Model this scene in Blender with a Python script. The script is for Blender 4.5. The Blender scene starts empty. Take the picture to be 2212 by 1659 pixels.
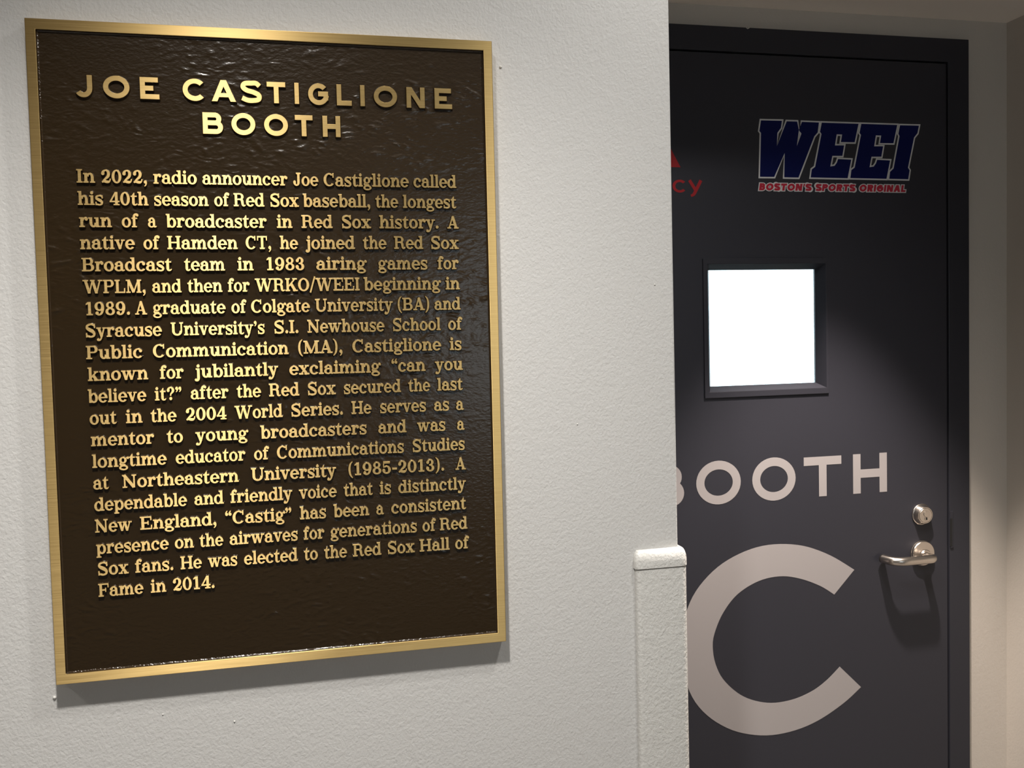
import bpy, bmesh, math, random
from mathutils import Vector, Matrix
from mathutils.geometry import delaunay_2d_cdt

random.seed(7)
SC = bpy.context.scene
COL = SC.collection
PI = math.pi
ZC = 1.53                       # height of the plaque's centre above the floor
T = .020                        # plaque thickness; its front face is y = -T, the wall face y = 0

# ------------------------------------------------------------------ camera
cam_d = bpy.data.cameras.new('camera')
cam = bpy.data.objects.new('camera', cam_d)
COL.objects.link(cam)
cam_d.sensor_width = 36
cam_d.lens = 1975.7367 * 36 / 2212
cam_d.clip_start = .01
def rodrigues(r):
    r = Vector(r)
    return Matrix.Rotation(r.length, 3, r.normalized())
RC = rodrigues((.0446970, -.2225227, -.0308575)) @ Matrix(((1, 0, 0), (0, 0, -1), (0, 1, 0)))
cam.matrix_world = Matrix.Translation((.0301336, -1.2959517 - T, ZC + .0069009)) @ \
    Matrix((RC[0], -RC[1], -RC[2])).transposed().to_4x4()
SC.camera = cam

# ------------------------------------------------------------------ world, lights, exposure
wd = bpy.data.worlds.new('daylight')
SC.world = wd
wd.use_nodes = True
wd.node_tree.nodes['Background'].inputs[0].default_value = (.80, .92, 1, 1)
wd.node_tree.nodes['Background'].inputs[1].default_value = 4.5
SC.view_settings.view_transform = 'Standard'
SC.view_settings.look = 'None'
SC.view_settings.gamma = 1
SC.view_settings.exposure = 0

def spot(name, loc, power, colour, angle, blend, radius, aim=(0, 0, -1)):
    d = bpy.data.lights.new(name, 'SPOT')
    d.energy = power
    d.color = colour
    d.spot_size = math.radians(angle)
    d.spot_blend = blend
    d.shadow_soft_size = radius
    o = bpy.data.objects.new(name, d)
    o.location = loc
    o.rotation_euler = Vector(aim).to_track_quat('-Z', 'Y').to_euler()
    COL.objects.link(o)
    return o

CEIL = 2.72
spot('corridor_downlight', (-.08, -.82, CEIL - .03), 215, (1, .955, .90), 113, 1, .05)
spot('corridor_downlight', (-1.75, -.82, CEIL - .03), 80, (1, .955, .90), 126, 1, .05)
spot('corridor_downlight', (.80, -.62, CEIL - .03), 52, (1, .965, .92), 100, 1, .05, (-.28, .30, -1))
spot('alcove_downlight', (1.02, .035, 2.175), 150, (1, .88, .79), 62, .5, .020)

WIN = (.52, 1.12, 1.27, 1.87)    # unseen window added opposite the plaque, for the bluish sheen on its right side

# ------------------------------------------------------------------ materials
def mat(name, colour=(.8, .8, .8), rough=.5, metal=0, spec=.5, coat=0, coat_rough=.1):
    m = bpy.data.materials.new(name)
    m.use_nodes = True
    b = m.node_tree.nodes['Principled BSDF']
    b.inputs['Base Color'].default_value = (*colour, 1)
    b.inputs['Roughness'].default_value = rough
    b.inputs['Metallic'].default_value = metal
    b.inputs['Specular IOR Level'].default_value = spec
    b.inputs['Coat Weight'].default_value = coat
    b.inputs['Coat Roughness'].default_value = coat_rough
    return m
def N(m, typ, **kw):
    n = m.node_tree.nodes.new(typ)
    for k, v in kw.items():
        if hasattr(n, k) and k not in n.inputs:
            setattr(n, k, v)
        else:
            n.inputs[k].default_value = v
    return n
def L(m, a, ao, b, bi):
    m.node_tree.links.new(a.outputs[ao], b.inputs[bi])
def bsdf(m):
    return m.node_tree.nodes['Principled BSDF']

def paint(name, colour, rough=.55, scale=230, dist=.0017, strength=.45):
    """wall paint with a roller stipple"""
    m = mat(name, colour, rough, spec=.35)
    tc = N(m, 'ShaderNodeTexCoord')
    mp = N(m, 'ShaderNodeMapping')
    mp.inputs['Rotation'].default_value = (0, .35, 0)
    mp.inputs['Scale'].default_value = (1.05, 1, .9)
    L(m, tc, 'Object', mp, 'Vector')
    n1 = N(m, 'ShaderNodeTexNoise', Scale=scale, Detail=2, Roughness=.5, Distortion=.35)
    n2 = N(m, 'ShaderNodeTexNoise', Scale=scale * .28, Detail=1)
    L(m, mp, 'Vector', n1, 'Vector'); L(m, mp, 'Vector', n2, 'Vector')
    mx = N(m, 'ShaderNodeMath', operation='MULTIPLY_ADD')
    mx.inputs[1].default_value = .6
    L(m, n2, 'Fac', mx, 0); L(m, n1, 'Fac', mx, 2)
    bp = N(m, 'ShaderNodeBump', Strength=strength, Distance=dist)
    L(m, mx, 0, bp, 'Height')
    L(m, bp, 'Normal', bsdf(m), 'Normal')
    return m

M = {}
M['wall'] = paint('white_wall_paint', (.52, .515, .50))
M['wall_alcove'] = paint('alcove_wall_paint', (.53, .485, .43), strength=.2)
M['wall_grey'] = paint('grey_wall_paint', (.30, .295, .29), strength=.2)
M['ceiling'] = paint('ceiling_paint', (.86, .79, .71), strength=.15)
M['floor'] = paint('grey_carpet', (.22, .205, .19), .9, 400, .002, .6)
M['guard'] = paint('painted_guard', (.54, .535, .51), .45, 230, .0017, .6)

def brass_mat():
    m = mat('brushed_bronze', (.60, .41, .155), .36, 1)
    b = bsdf(m)
    b.inputs['Anisotropic'].default_value = .91
    b.inputs['Anisotropic Rotation'].default_value = .232
    tc = N(m, 'ShaderNodeTexCoord')
    mp = N(m, 'ShaderNodeMapping')
    mp.inputs['Scale'].default_value = (6, 60, 420)
    L(m, tc, 'Object', mp, 'Vector')
    n = N(m, 'ShaderNodeTexNoise', Scale=1.6, Detail=4, Roughness=.65)
    L(m, mp, 'Vector', n, 'Vector')
    r = N(m, 'ShaderNodeMapRange')
    for k, v in (('From Min', .3), ('From Max', .7), ('To Min', .48), ('To Max', .57)):
        r.inputs[k].default_value = v
    L(m, n, 'Fac', r, 'Value'); L(m, r, 'Result', b, 'Roughness')
    cr = N(m, 'ShaderNodeValToRGB')
    cr.color_ramp.elements[0].position = .25
    cr.color_ramp.elements[0].color = (.46, .32, .125, 1)
    cr.color_ramp.elements[1].position = .75
    cr.color_ramp.elements[1].color = (.62, .455, .20, 1)
    L(m, n, 'Fac', cr, 'Fac'); L(m, cr, 'Color', b, 'Base Color')
    bp = N(m, 'ShaderNodeBump', Strength=.12, Distance=.0002)
    L(m, n, 'Fac', bp, 'Height'); L(m, bp, 'Normal', b, 'Normal')
    tg = N(m, 'ShaderNodeTangent', direction_type='UV_MAP')
    tg.uv_map = 'UVMap'
    L(m, tg, 'Tangent', b, 'Tangent')
    return m
M['brass'] = brass_mat()

def leather_mat():
    m = mat('brown_leatherette_lacquer', (.019, .0108, .0034), .27, spec=.42)
    tc = N(m, 'ShaderNodeTexCoord')
    mp = N(m, 'ShaderNodeMapping')
    mp.inputs['Rotation'].default_value = (0, .45, 0)
    mp.inputs['Scale'].default_value = (.8, 1, 1.5)
    L(m, tc, 'Object', mp, 'Vector')
    wv = N(m, 'ShaderNodeTexNoise', Scale=22, Detail=2)
    L(m, mp, 'Vector', wv, 'Vector')
    ad = N(m, 'ShaderNodeVectorMath', operation='MULTIPLY_ADD')
    ad.inputs[1].default_value = (.03, .03, .03)
    L(m, wv, 'Color', ad, 0); L(m, mp, 'Vector', ad, 2)
    n1 = N(m, 'ShaderNodeTexNoise', noise_type='RIDGED_MULTIFRACTAL', Scale=74, Detail=3, Roughness=.5)
    L(m, ad, 'Vector', n1, 'Vector')
    n2 = N(m, 'ShaderNodeTexNoise', Scale=230, Detail=2)
    L(m, mp, 'Vector', n2, 'Vector')
    big = N(m, 'ShaderNodeTexNoise', Scale=7, Detail=1)
    L(m, mp, 'Vector', big, 'Vector')
    amp = N(m, 'ShaderNodeMapRange')
    for k, v in (('From Min', .38), ('From Max', .62), ('To Min', .12), ('To Max', 1)):
        amp.inputs[k].default_value = v
    L(m, big, 'Fac', amp, 'Value')
    mu = N(m, 'ShaderNodeMath', operation='MULTIPLY')
    L(m, n1, 'Fac', mu, 0); L(m, amp, 'Result', mu, 1)
    mm = N(m, 'ShaderNodeMath', operation='MULTIPLY_ADD')
    mm.inputs[1].default_value = .25
    L(m, n2, 'Fac', mm, 0); L(m, mu, 0, mm, 2)
    bp = N(m, 'ShaderNodeBump', Strength=.85, Distance=.0017)
    L(m, mm, 0, bp, 'Height')
    L(m, bp, 'Normal', bsdf(m), 'Normal')
    return m
M['leather'] = leather_mat()
def lacquer_mat():
    m = mat('dark_brown_lacquer', (.026, .015, .006), .16, spec=.7)
    tc = N(m, 'ShaderNodeTexCoord')
    n = N(m, 'ShaderNodeTexNoise', Scale=420, Detail=2)
    L(m, tc, 'Object', n, 'Vector')
    bp = N(m, 'ShaderNodeBump', Strength=.7, Distance=.0008)
    L(m, n, 'Fac', bp, 'Height'); L(m, bp, 'Normal', bsdf(m), 'Normal')
    return m
M['lacquer'] = lacquer_mat()
def door_mat(name, colour):
    m = mat(name, colour, .42, spec=.3)
    tc = N(m, 'ShaderNodeTexCoord')
    n = N(m, 'ShaderNodeTexNoise', Scale=260, Detail=2)
    L(m, tc, 'Object', n, 'Vector')
    bp = N(m, 'ShaderNodeBump', Strength=.12, Distance=.0004)
    L(m, n, 'Fac', bp, 'Height'); L(m, bp, 'Normal', bsdf(m), 'Normal')
    return m
M['door'] = door_mat('charcoal_door_paint', (.028, .0278, .0355))
M['frame'] = door_mat('charcoal_frame_paint', (.026, .0262, .0335))
M['steel'] = mat('satin_nickel', (.62, .56, .50), .27, 1)
M['dark'] = mat('dark_gap', (.006, .006, .006), .7)
M['vinyl'] = mat('pale_vinyl', (.315, .29, .285), .55, spec=.3)
M['white_vinyl'] = mat('white_vinyl', (.60, .60, .60), .5)
M['blue_vinyl'] = mat('navy_vinyl', (.003, .006, .065), .5, spec=.12)
M['red_vinyl'] = mat('crimson_vinyl', (.42, .018, .04), .45, spec=.3)
M['red_logo'] = mat('red_vinyl', (.33, .012, .016), .5, spec=.3)
M['chip'] = mat('paint_chip', (.7, .68, .62), .6)
def glass_mat():
    m = bpy.data.materials.new('wired_glass')
    m.use_nodes = True
    nt = m.node_tree
    nt.nodes.remove(nt.nodes['Principled BSDF'])
    out = nt.nodes['Material Output']
    tr = N(m, 'ShaderNodeBsdfTransparent'); gl = N(m, 'ShaderNodeBsdfGlossy', Roughness=.05)
    tr.inputs['Color'].default_value = (.90, .96, .97, 1)
    fr = N(m, 'ShaderNodeFresnel', IOR=1.5)
    mx = N(m, 'ShaderNodeMixShader')
    L(m, fr, 0, mx, 0); L(m, tr, 0, mx, 1); L(m, gl, 0, mx, 2); L(m, mx, 0, out, 0)
    return m
M['glass'] = glass_mat()

# ------------------------------------------------------------------ object helpers
def props(o, label=None, cat=None, group=None, kind=None):
    if label: o['label'] = label
    if cat: o['category'] = cat
    if group: o['group'] = group
    if kind: o['kind'] = kind
    return o
def empty(name, loc=(0, 0, 0), parent=None, roll=0):
    o = bpy.data.objects.new(name, None)
    o.empty_display_size = .02
    COL.objects.link(o)
    o.location = loc
    o.rotation_euler = (0, roll, 0)
    if parent: o.parent = parent
    return o
def mesh_obj(name, verts, faces, mats, parent=None, midx=None, smooth=False, loc=(0, 0, 0)):
    me = bpy.data.meshes.new(name)
    me.from_pydata(verts, [], faces)
    for m in mats: me.materials.append(M[m])
    if midx: me.polygons.foreach_set('material_index', midx)
    uv = me.uv_layers.new(name='UVMap')
    buf = [0.0] * (2 * len(me.loops))
    for i, lp in enumerate(me.loops):
        v = verts[lp.vertex_index]
        buf[2 * i] = v[0] + .13 * v[1]; buf[2 * i + 1] = v[2] + .17 * v[1]
    uv.data.foreach_set('uv', buf)
    if smooth: me.polygons.foreach_set('use_smooth', [True] * len(me.polygons))
    me.update()
    o = bpy.data.objects.new(name, me)
    COL.objects.link(o)
    o.location = loc
    if parent: o.parent = parent
    return o
def clean(o, bevel=0, seg=2, angle=40):
    """outward normals, merged seams and an optional bevel on sharp edges"""
    bm = bmesh.new(); bm.from_mesh(o.data)
    bmesh.ops.remove_doubles(bm, verts=bm.verts, dist=1e-6)
    bmesh.ops.recalc_face_normals(bm, faces=bm.faces)
    if bevel:
        es = [e for e in bm.edges if len(e.link_faces) == 2 and e.calc_face_angle(0) > math.radians(angle)]
        bmesh.ops.bevel(bm, geom=es, offset=bevel, segments=seg, affect='EDGES', profile=.5, clamp_overlap=True)
    bm.to_mesh(o.data); bm.free()
    return o
def box_data(x0, x1, y0, y1, z0, z1):
    v = [(x, y, z) for x in (x0, x1) for y in (y0, y1) for z in (z0, z1)]
    f = [(0, 1, 3, 2), (4, 6, 7, 5), (0, 4, 5, 1), (2, 3, 7, 6), (0, 2, 6, 4), (1, 5, 7, 3)]
    return v, f
def boxes(name, bs, m, parent=None, bevel=0, loc=(0, 0, 0)):
    V, F = [], []
    for b in bs:
        v, f = box_data(*b)
        F += [tuple(i + len(V) for i in q) for q in f]
        V += v
    o = mesh_obj(name, V, F, [m], parent, loc=loc)
    if bevel: clean(o, bevel)
    return o
def plate(name, x0, x1, z0, z1, holes, y0, y1, m, parent=None, bevel=0, loc=(0, 0, 0)):
    """one welded slab in the xz plane with rectangular holes"""
    xs = sorted({x0, x1, *[h[0] for h in holes], *[h[1] for h in holes]})
    zs = sorted({z0, z1, *[h[2] for h in holes], *[h[3] for h in holes]})
    def solid(i, j):
        if i < 0 or j < 0 or i >= len(xs) - 1 or j >= len(zs) - 1: return False
        cx, cz = (xs[i] + xs[i + 1]) / 2, (zs[j] + zs[j + 1]) / 2
        return not any(h[0] < cx < h[1] and h[2] < cz < h[3] for h in holes)
    V, F, ix = [], [], {}
    def v(i, j, y):
        k = (i, j, y)
        if k not in ix:
            ix[k] = len(V); V.append((xs[i], y, zs[j]))
        return ix[k]
    for i in range(len(xs) - 1):
        for j in range(len(zs) - 1):
            if not solid(i, j): continue
            F.append((v(i, j, y0), v(i + 1, j, y0), v(i + 1, j + 1, y0), v(i, j + 1, y0)))
            F.append((v(i, j, y1), v(i, j + 1, y1), v(i + 1, j + 1, y1), v(i + 1, j, y1)))
            for di, dj, a, b in ((-1, 0, (0, 0), (0, 1)), (1, 0, (1, 1), (1, 0)), (0, -1, (1, 0), (0, 0)), (0, 1, (0, 1), (1, 1))):
                if not solid(i + di, j + dj):
                    F.append((v(i + a[0], j + a[1], y0), v(i + b[0], j + b[1], y0), v(i + b[0], j + b[1], y1), v(i + a[0], j + a[1], y1)))
    o = mesh_obj(name, V, F, [m], parent, loc=loc)
    clean(o, bevel)
    return o
def lathe(name, prof, m, parent, loc, seg=64, mats=None):
    """turned about the y axis; prof: (radius, y) from the back to the front"""
    V, F = [], []
    for r, y in prof:
        V += [(r * math.cos(2 * PI * k / seg), y, r * math.sin(2 * PI * k / seg)) for k in range(seg)]
    n = len(prof)
    for i in range(n - 1):
        for k in range(seg):
            k2 = (k + 1) % seg
            F.append((i * seg + k, i * seg + k2, (i + 1) * seg + k2, (i + 1) * seg + k))
    F.append(tuple(range(seg))); F.append(tuple((n - 1) * seg + k for k in range(seg)))
    o = mesh_obj(name, V, F, [m], parent, loc=loc)
    clean(o)
    for p in o.data.polygons: p.use_smooth = len(p.vertices) == 4
    bm = bmesh.new(); bm.from_mesh(o.data)
    for e in bm.edges:
        if len(e.link_faces) == 2 and e.calc_face_angle(0) > .6: e.smooth = False
    bm.to_mesh(o.data); bm.free()
    return o
def tube(name, pts, radii, m, parent, loc=(0, 0, 0), seg=24, squash=None):
    V, F = [], []
    n = len(pts)
    P = [Vector(p) for p in pts]
    for i in range(n):
        t = (P[min(i + 1, n - 1)] - P[max(i - 1, 0)]).normalized()
        up = Vector((0, 0, 1))
        a = t.cross(up).normalized(); b = up
        for k in range(seg):
            q = 2 * PI * k / seg
            V.append(tuple(P[i] + a * radii[i] * math.cos(q) + b * radii[i] * math.sin(q)))
    for i in range(n - 1):
        for k in range(seg):
            k2 = (k + 1) % seg
            F.append((i * seg + k, i * seg + k2, (i + 1) * seg + k2, (i + 1) * seg + k))
    F.append(tuple(range(seg))); F.append(tuple((n - 1) * seg + k for k in range(seg)))
    o = mesh_obj(name, V, F, [m], parent, loc=loc)
    clean(o)
    for p in o.data.polygons: p.use_smooth = len(p.vertices) == 4
    return o

# ------------------------------------------------------------------ lettering: outlines built from strokes
def rect(x0, y0, x1, y1): return [[(x0, y0), (x1, y0), (x1, y1), (x0, y1)]]
def poly(*p): return [list(p)]
def ring(cx, cy, rx, ry, tx, ty, a0=0, a1=360, n=None):
    n = n or max(6, int(abs(a1 - a0) / 11))
    A = [math.radians(a0 + (a1 - a0) * i / n) for i in range(n + 1)]
    if abs(abs(a1 - a0) - 360) < 1e-6: A[-1] = A[0]
    o = [(cx + rx * math.cos(a), cy + ry * math.sin(a)) for a in A]
    q = [(cx + (rx - tx) * math.cos(a), cy + (ry - ty) * math.sin(a)) for a in A]
    return [hull([o[i], o[i + 1], q[i + 1], q[i]]) for i in range(n)]
def ball(cx, cy, r, n=14):
    return [[(cx + r * math.cos(2 * PI * i / n), cy + r * math.sin(2 * PI * i / n)) for i in range(n)]]
def spline(pts, k=6):
    """Catmull-Rom through the points (any dimension)"""
    out = []
    n = len(pts)
    for i in range(n - 1):
        p0, p1, p2, p3 = pts[max(i - 1, 0)], pts[i], pts[i + 1], pts[min(i + 2, n - 1)]
        for j in range(k):
            t = j / k
            out.append(tuple(.5 * (2 * b + (c - a) * t + (2 * a - 5 * b + 4 * c - d) * t * t + (3 * b - a - 3 * c + d) * t ** 3)
                             for a, b, c, d in zip(p0, p1, p2, p3)))
    out.append(tuple(pts[-1]))
    return out
def hull(p):
    p = sorted(set(p))
    def half(q):
        o = []
        for c in q:
            while len(o) > 1 and (o[-1][0] - o[-2][0]) * (c[1] - o[-2][1]) - (o[-1][1] - o[-2][1]) * (c[0] - o[-2][0]) <= 0: o.pop()
            o.append(c)
        return o
    a, b = half(p), half(p[::-1])
    return a[:-1] + b[:-1]
def stroke(pts, k=6):
    """a line with its own width at each point: (x, y, width)"""
    c = spline(pts, k)
    l, r = [], []
    for i, (x, y, w) in enumerate(c):
        a, b = c[max(i - 1, 0)], c[min(i + 1, len(c) - 1)]
        dx, dy = b[0] - a[0], b[1] - a[1]
        d = math.hypot(dx, dy) or 1
        l.append((x - dy / d * w / 2, y + dx / d * w / 2)); r.append((x + dy / d * w / 2, y - dx / d * w / 2))
    return [hull([r[i], r[i + 1], l[i + 1], l[i]]) for i in range(len(c) - 1)]
def bar(x0, y0, x1, y1, w):
    return stroke([(x0, y0, w), (x1, y1, w)], 1)

# the body letters: a bold bracketed slab serif, cap height 700, x-height 505
ST, TH, SL = 142, 66, 62
def stem(x, y0, y1, foot=None, head=None, w=ST):
    """an upright with slab feet: foot / head = (left, right) reach beyond the stem"""
    e = rect(x, y0, x + w, y1)
    for reach, y, s in ((foot, y0, 1), (head, y1, -1)):
        if not reach: continue
        ya, yb = (y, y + SL) if s > 0 else (y - SL, y)
        e += rect(x - reach[0], ya, x + w + reach[1], yb)
        k = 26
        yy = yb if s > 0 else ya
        if reach[0]: e += poly((x - k, yy), (x, yy), (x, yy + s * k))
        if reach[1]: e += poly((x + w, yy), (x + w + k, yy), (x + w, yy + s * k))
    return e
def arch(x0, x1, top=516, cy=290, w=ST, th=84):
    """shoulder from the stem at x0 to a stem whose right side is x1"""
    cx = (x0 + x1) / 2
    return ring(cx, cy, x1 - cx, top - cy, w, th, 0, 168)
G = {}
def glyph(ch, adv, *els):
    G[ch] = (adv, [p for e in els for p in e])
F2 = (66, 52)
glyph('i', 296, stem(80, 0, 505, (64, 62), (64, 0)), ball(150, 640, 82))
glyph('l', 296, stem(80, 0, 716, (64, 62), (64, 0)))
glyph('j', 290, stem(95, 0, 505, None, (64, 0)), stroke([(166, 20, 142), (160, -70, 130), (120, -140, 95), (50, -160, 70), (0, -140, 60)]), ball(28, -112, 66), ball(165, 640, 82))
glyph('n', 616, stem(80, 0, 505, (64, 52), (64, 0)), arch(150, 545), stem(403, 0, 290, (52, 62)))
glyph('h', 616, stem(80, 0, 716, (64, 52), (64, 0)), arch(150, 545), stem(403, 0, 290, (52, 62)))
glyph('m', 922, stem(80, 0, 505, (64, 46), (64, 0)), arch(150, 526), stem(384, 0, 290, (46, 46)), arch(452, 828), stem(686, 0, 290, (46, 62)))
glyph('r', 470, stem(80, 0, 505, (64, 78), (64, 0)), stroke([(200, 330, 70), (240, 430, 84), (310, 478, 88), (380, 470, 84)]), ball(388, 420, 80))
glyph('u', 622, stem(80, 190, 505, None, (64, 0)), ring(277, 215, 197, 227, 142, 84, 180, 360), stem(403, 0, 505, (0, 66), (74, 0)))
glyph('o', 556, ring(278, 250, 262, 264, 146, 70))
glyph('e', 540, ring(276, 250, 262, 264, 146, 70, 0, 322), rect(130, 225, 520, 287), poly((392, 225), (538, 225), (538, 250), (392, 287)))
glyph('c', 520, ring(276, 250, 262, 264, 146, 70, 48, 322), ball(415, 380, 82))
glyph('a', 560, ring(262, 330, 212, 186, 142, 72, 0, 150), ball(118, 372, 78), rect(332, 120, 474, 335), ring(238, 152, 222, 164, 138, 62, 60, 322), rect(250, 262, 345, 318),
      stroke([(404, 150, 140), (418, 62, 110), (470, 30, 76), (530, 44, 60), (556, 66, 50)]))
glyph('b', 590, stem(80, 0, 716, None, (64, 0)), ring(338, 250, 238, 264, 146, 72, -148, 148), rect(80, 0, 150, 60))
glyph('d', 606, ring(262, 250, 248, 264, 146, 72, 32, 328), stem(386, 0, 716, (0, 66), (74, 0)))
glyph('p', 596, stem(80, -205, 505, (64, 72), (64, 0)), ring(342, 250, 238, 264, 146, 72, -148, 148))
glyph('g', 560, ring(250, 338, 208, 178, 128, 62), stroke([(430, 430, 56), (480, 480, 60), (530, 486, 62)]), ball(530, 452, 62),
      stroke([(135, 215, 66), (92, 150, 72), (120, 92, 84), (250, 74, 96), (380, 64, 100)]), ring(272, -66, 250, 138, 112, 66))
glyph('f', 392, stem(95, 0, 540, (66, 80)), rect(26, 443, 350, 505), stroke([(166, 520, 142), (178, 600, 136), (220, 670, 110), (290, 692, 78), (345, 686, 62)]), ball(352, 640, 74))
glyph('t', 392, rect(95, 110, 237, 505), poly((95, 500), (237, 500), (237, 655), (190, 655), (95, 520)), rect(24, 443, 360, 505), stroke([(166, 160, 142), (180, 70, 126), (240, 26, 84), (310, 34, 62), (368, 92, 50)]))
def s_shape(x0, x1, y0, y1, w, t):
    cx, h, W = (x0 + x1) / 2, y1 - y0, x1 - x0
    P = [(.93, .74, .9), (.80, .90, .95), (.5, .955, 1), (.19, .86, 1.25), (.17, .68, 1.55), (.42, .55, 1.95), (.68, .44, 1.95), (.85, .29, 1.55), (.79, .12, 1.25), (.5, .045, 1), (.2, .10, .95), (.07, .26, .9)]
    return stroke([(x0 + a * W, y0 + b * h, t * c) for a, b, c in P])
glyph('s', 462, s_shape(24, 440, -12, 516, 0, 74), rect(366, 345, 426, 512), rect(36, -8, 92, 165))
glyph('v', 560, bar(130, 490, 300, 20, 142), bar(446, 490, 300, 20, 74), poly((225, 0), (325, 0), (340, 60), (210, 60)), rect(4, 443, 268, 505), rect(352, 443, 556, 505))
glyph('y', 560, bar(130, 490, 300, 20, 142), stroke([(446, 490, 74), (300, 30, 80), (235, -110, 84), (165, -172, 78), (95, -165, 70)], 5), ball(92, -138, 74), rect(4, 443, 268, 505), rect(352, 443, 556, 505))
glyph('w', 846, bar(125, 490, 265, 20, 138), bar(400, 490, 280, 20, 70), bar(412, 490, 560, 20, 138), bar(720, 490, 570, 20, 70), poly((205, 0), (310, 0), (320, 60), (195, 60)), poly((498, 0), (605, 0), (612, 60), (488, 60)), rect(4, 443, 250, 505), rect(300, 443, 540, 505), rect(630, 443, 842, 505))
glyph('x', 590, bar(125, 490, 455, 15, 146), bar(450, 490, 120, 15, 72), rect(10, 443, 275, 505), rect(345, 443, 565, 505), rect(10, 0, 245, 62), rect(310, 0, 582, 62))
glyph('k', 622, stem(80, 0, 716, (64, 50), (64, 0)), bar(200, 190, 470, 470, 74), bar(300, 300, 480, 20, 146), rect(345, 443, 575, 505), rect(335, 0, 614, 62))
CF = (70, 66)
glyph('I', 350, stem(104, 0, 700, (72, 72), (72, 72), 148))
glyph('H', 806, stem(96, 0, 700, (72, 66), (72, 66), 148), stem(562, 0, 700, (66, 72), (66, 72), 148), rect(240, 318, 566, 386))
glyph('N', 806, stem(110, 0, 700, (84, 84), None, 84), stem(612, 0, 700, None, (84, 84), 84), bar(120, 690, 640, 20, 160), rect(24, 638, 230, 700), poly((612, 0), (696, 0), (696, 90), (560, 90)))
glyph('M', 920, stem(110, 0, 700, (84, 84), None, 80), stem(680, 0, 700, (66, 72), (0, 72), 148), bar(165, 690, 452, 30, 156), bar(730, 690, 452, 30, 76), rect(22, 638, 225, 700), rect(650, 638, 900, 700))
glyph('E', 700, stem(96, 0, 700, (72, 0), (72, 0), 148), rect(200, 0, 660, 66), rect(200, 634, 640, 700), rect(200, 318, 480, 384), rect(424, 245, 482, 460), poly((590, 0), (660, 0), (668, 225), (608, 225)), poly((575, 700), (640, 700), (640, 490), (582, 490)))
glyph('F', 662, stem(96, 0, 700, (72, 84), (72, 0), 148), rect(200, 634, 630, 700), rect(200, 318, 480, 384), rect(424, 245, 482, 460), poly((565, 700), (630, 700), (630, 480), (572, 480)))
glyph('L', 640, stem(96, 0, 700, (72, 0), (72, 72), 148), rect(200, 0, 600, 66), poly((530, 0), (604, 0), (612, 250), (548, 250)))
glyph('T', 690, stem(272, 0, 700, (78, 78), None, 148), rect(36, 634, 656, 700), poly((36, 700), (104, 700), (96, 470), (36, 470)), poly((588, 700), (656, 700), (656, 470), (596, 470)))
glyph('P', 660, stem(96, 0, 700, (72, 84), (72, 0), 148), ring(410, 508, 222, 192, 150, 66, -90, 90), rect(230, 634, 412, 700), rect(230, 316, 412, 382))
glyph('B', 700, stem(96, 0, 700, (72, 0), (72, 0), 148), ring(416, 522, 214, 178, 146, 64, -90, 90), rect(230, 636, 418, 700), rect(230, 332, 440, 396), ring(430, 198, 238, 198, 152, 66, -90, 90), rect(230, 0, 432, 66))
glyph('R', 762, stem(96, 0, 700, (72, 72), (72, 0), 148), ring(410, 520, 226, 180, 150, 66, -90, 90), rect(230, 634, 412, 700), rect(230, 340, 440, 404), stroke([(470, 372, 120), (538, 300, 146), (556, 180, 146), (580, 70, 120), (650, 34, 78), (742, 70, 50)]))
glyph('K', 806, stem(96, 0, 700, (72, 66), (72, 66), 148), bar(250, 280, 610, 660, 80), bar(390, 410, 640, 20, 162), rect(480, 638, 765, 700), rect(500, 0, 800, 62))
glyph('A', 760, bar(372, 690, 130, 20, 76), bar(372, 690, 590, 20, 160), poly((318, 620), (440, 620), (420, 712), (335, 712)), rect(190, 190, 540, 252), rect(14, 0, 262, 62), rect(450, 0, 746, 62))
glyph('U', 780, stem(98, 230, 700, None, (72, 66), 148), ring(392, 240, 294, 252, 148, 84, 180, 360), stem(604, 230, 700, None, (66, 72), 82))
glyph('J', 560, stem(306, 180, 700, None, (72, 72), 148), ring(252, 186, 202, 198, 148, 76, 180, 360), ball(130, 190, 86))
glyph('C', 716, ring(368, 350, 342, 362, 158, 70, 50, 318), rect(570, 470, 640, 706), poly((540, 590), (640, 520), (640, 600), (580, 640)))
glyph('O', 760, ring(380, 350, 354, 362, 162, 70))
glyph('S', 636, s_shape(36, 604, -12, 712, 0, 90), rect(510, 480, 580, 706), rect(56, -6, 124, 226))
glyph('W', 1130, bar(160, 690, 360, 20, 154), bar(560, 690, 375, 20, 76), bar(560, 690, 765, 20, 154), bar(985, 690, 780, 20, 76), poly((285, -8), (425, -8), (430, 70), (285, 70)), poly((690, -8), (830, -8), (835, 70), (690, 70)), rect(6, 638, 320, 700), rect(430, 638, 690, 700), rect(866, 638, 1122, 700))
glyph('0', 580, ring(290, 344, 264, 356, 150, 66))
glyph('1', 520, stem(196, 0, 690, (100, 100), None, 148), poly((80, 560), (200, 600), (200, 690), (344, 690), (240, 690), (80, 625)))
G['1'] = (520, stem(196, 0, 696, (100, 100), None, 148) + [[(78, 545), (200, 590), (200, 696), (180, 696), (78, 615)]])
glyph('2', 580, ring(282, 505, 236, 195, 158, 66, -20, 165), ball(130, 500, 90), stroke([(440, 470, 158), (392, 340, 140), (220, 190, 92), (90, 60, 60)]), stroke([(70, 40, 70), (170, 92, 116), (300, 62, 130), (420, 62, 120), (500, 120, 66), (520, 210, 58)]))
glyph('3', 580, ring(286, 520, 206, 180, 146, 66, -88, 160), ball(140, 520, 86), ring(286, 190, 244, 202, 156, 68, -160, 90), ball(124, 180, 94), rect(220, 336, 320, 394))
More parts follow.
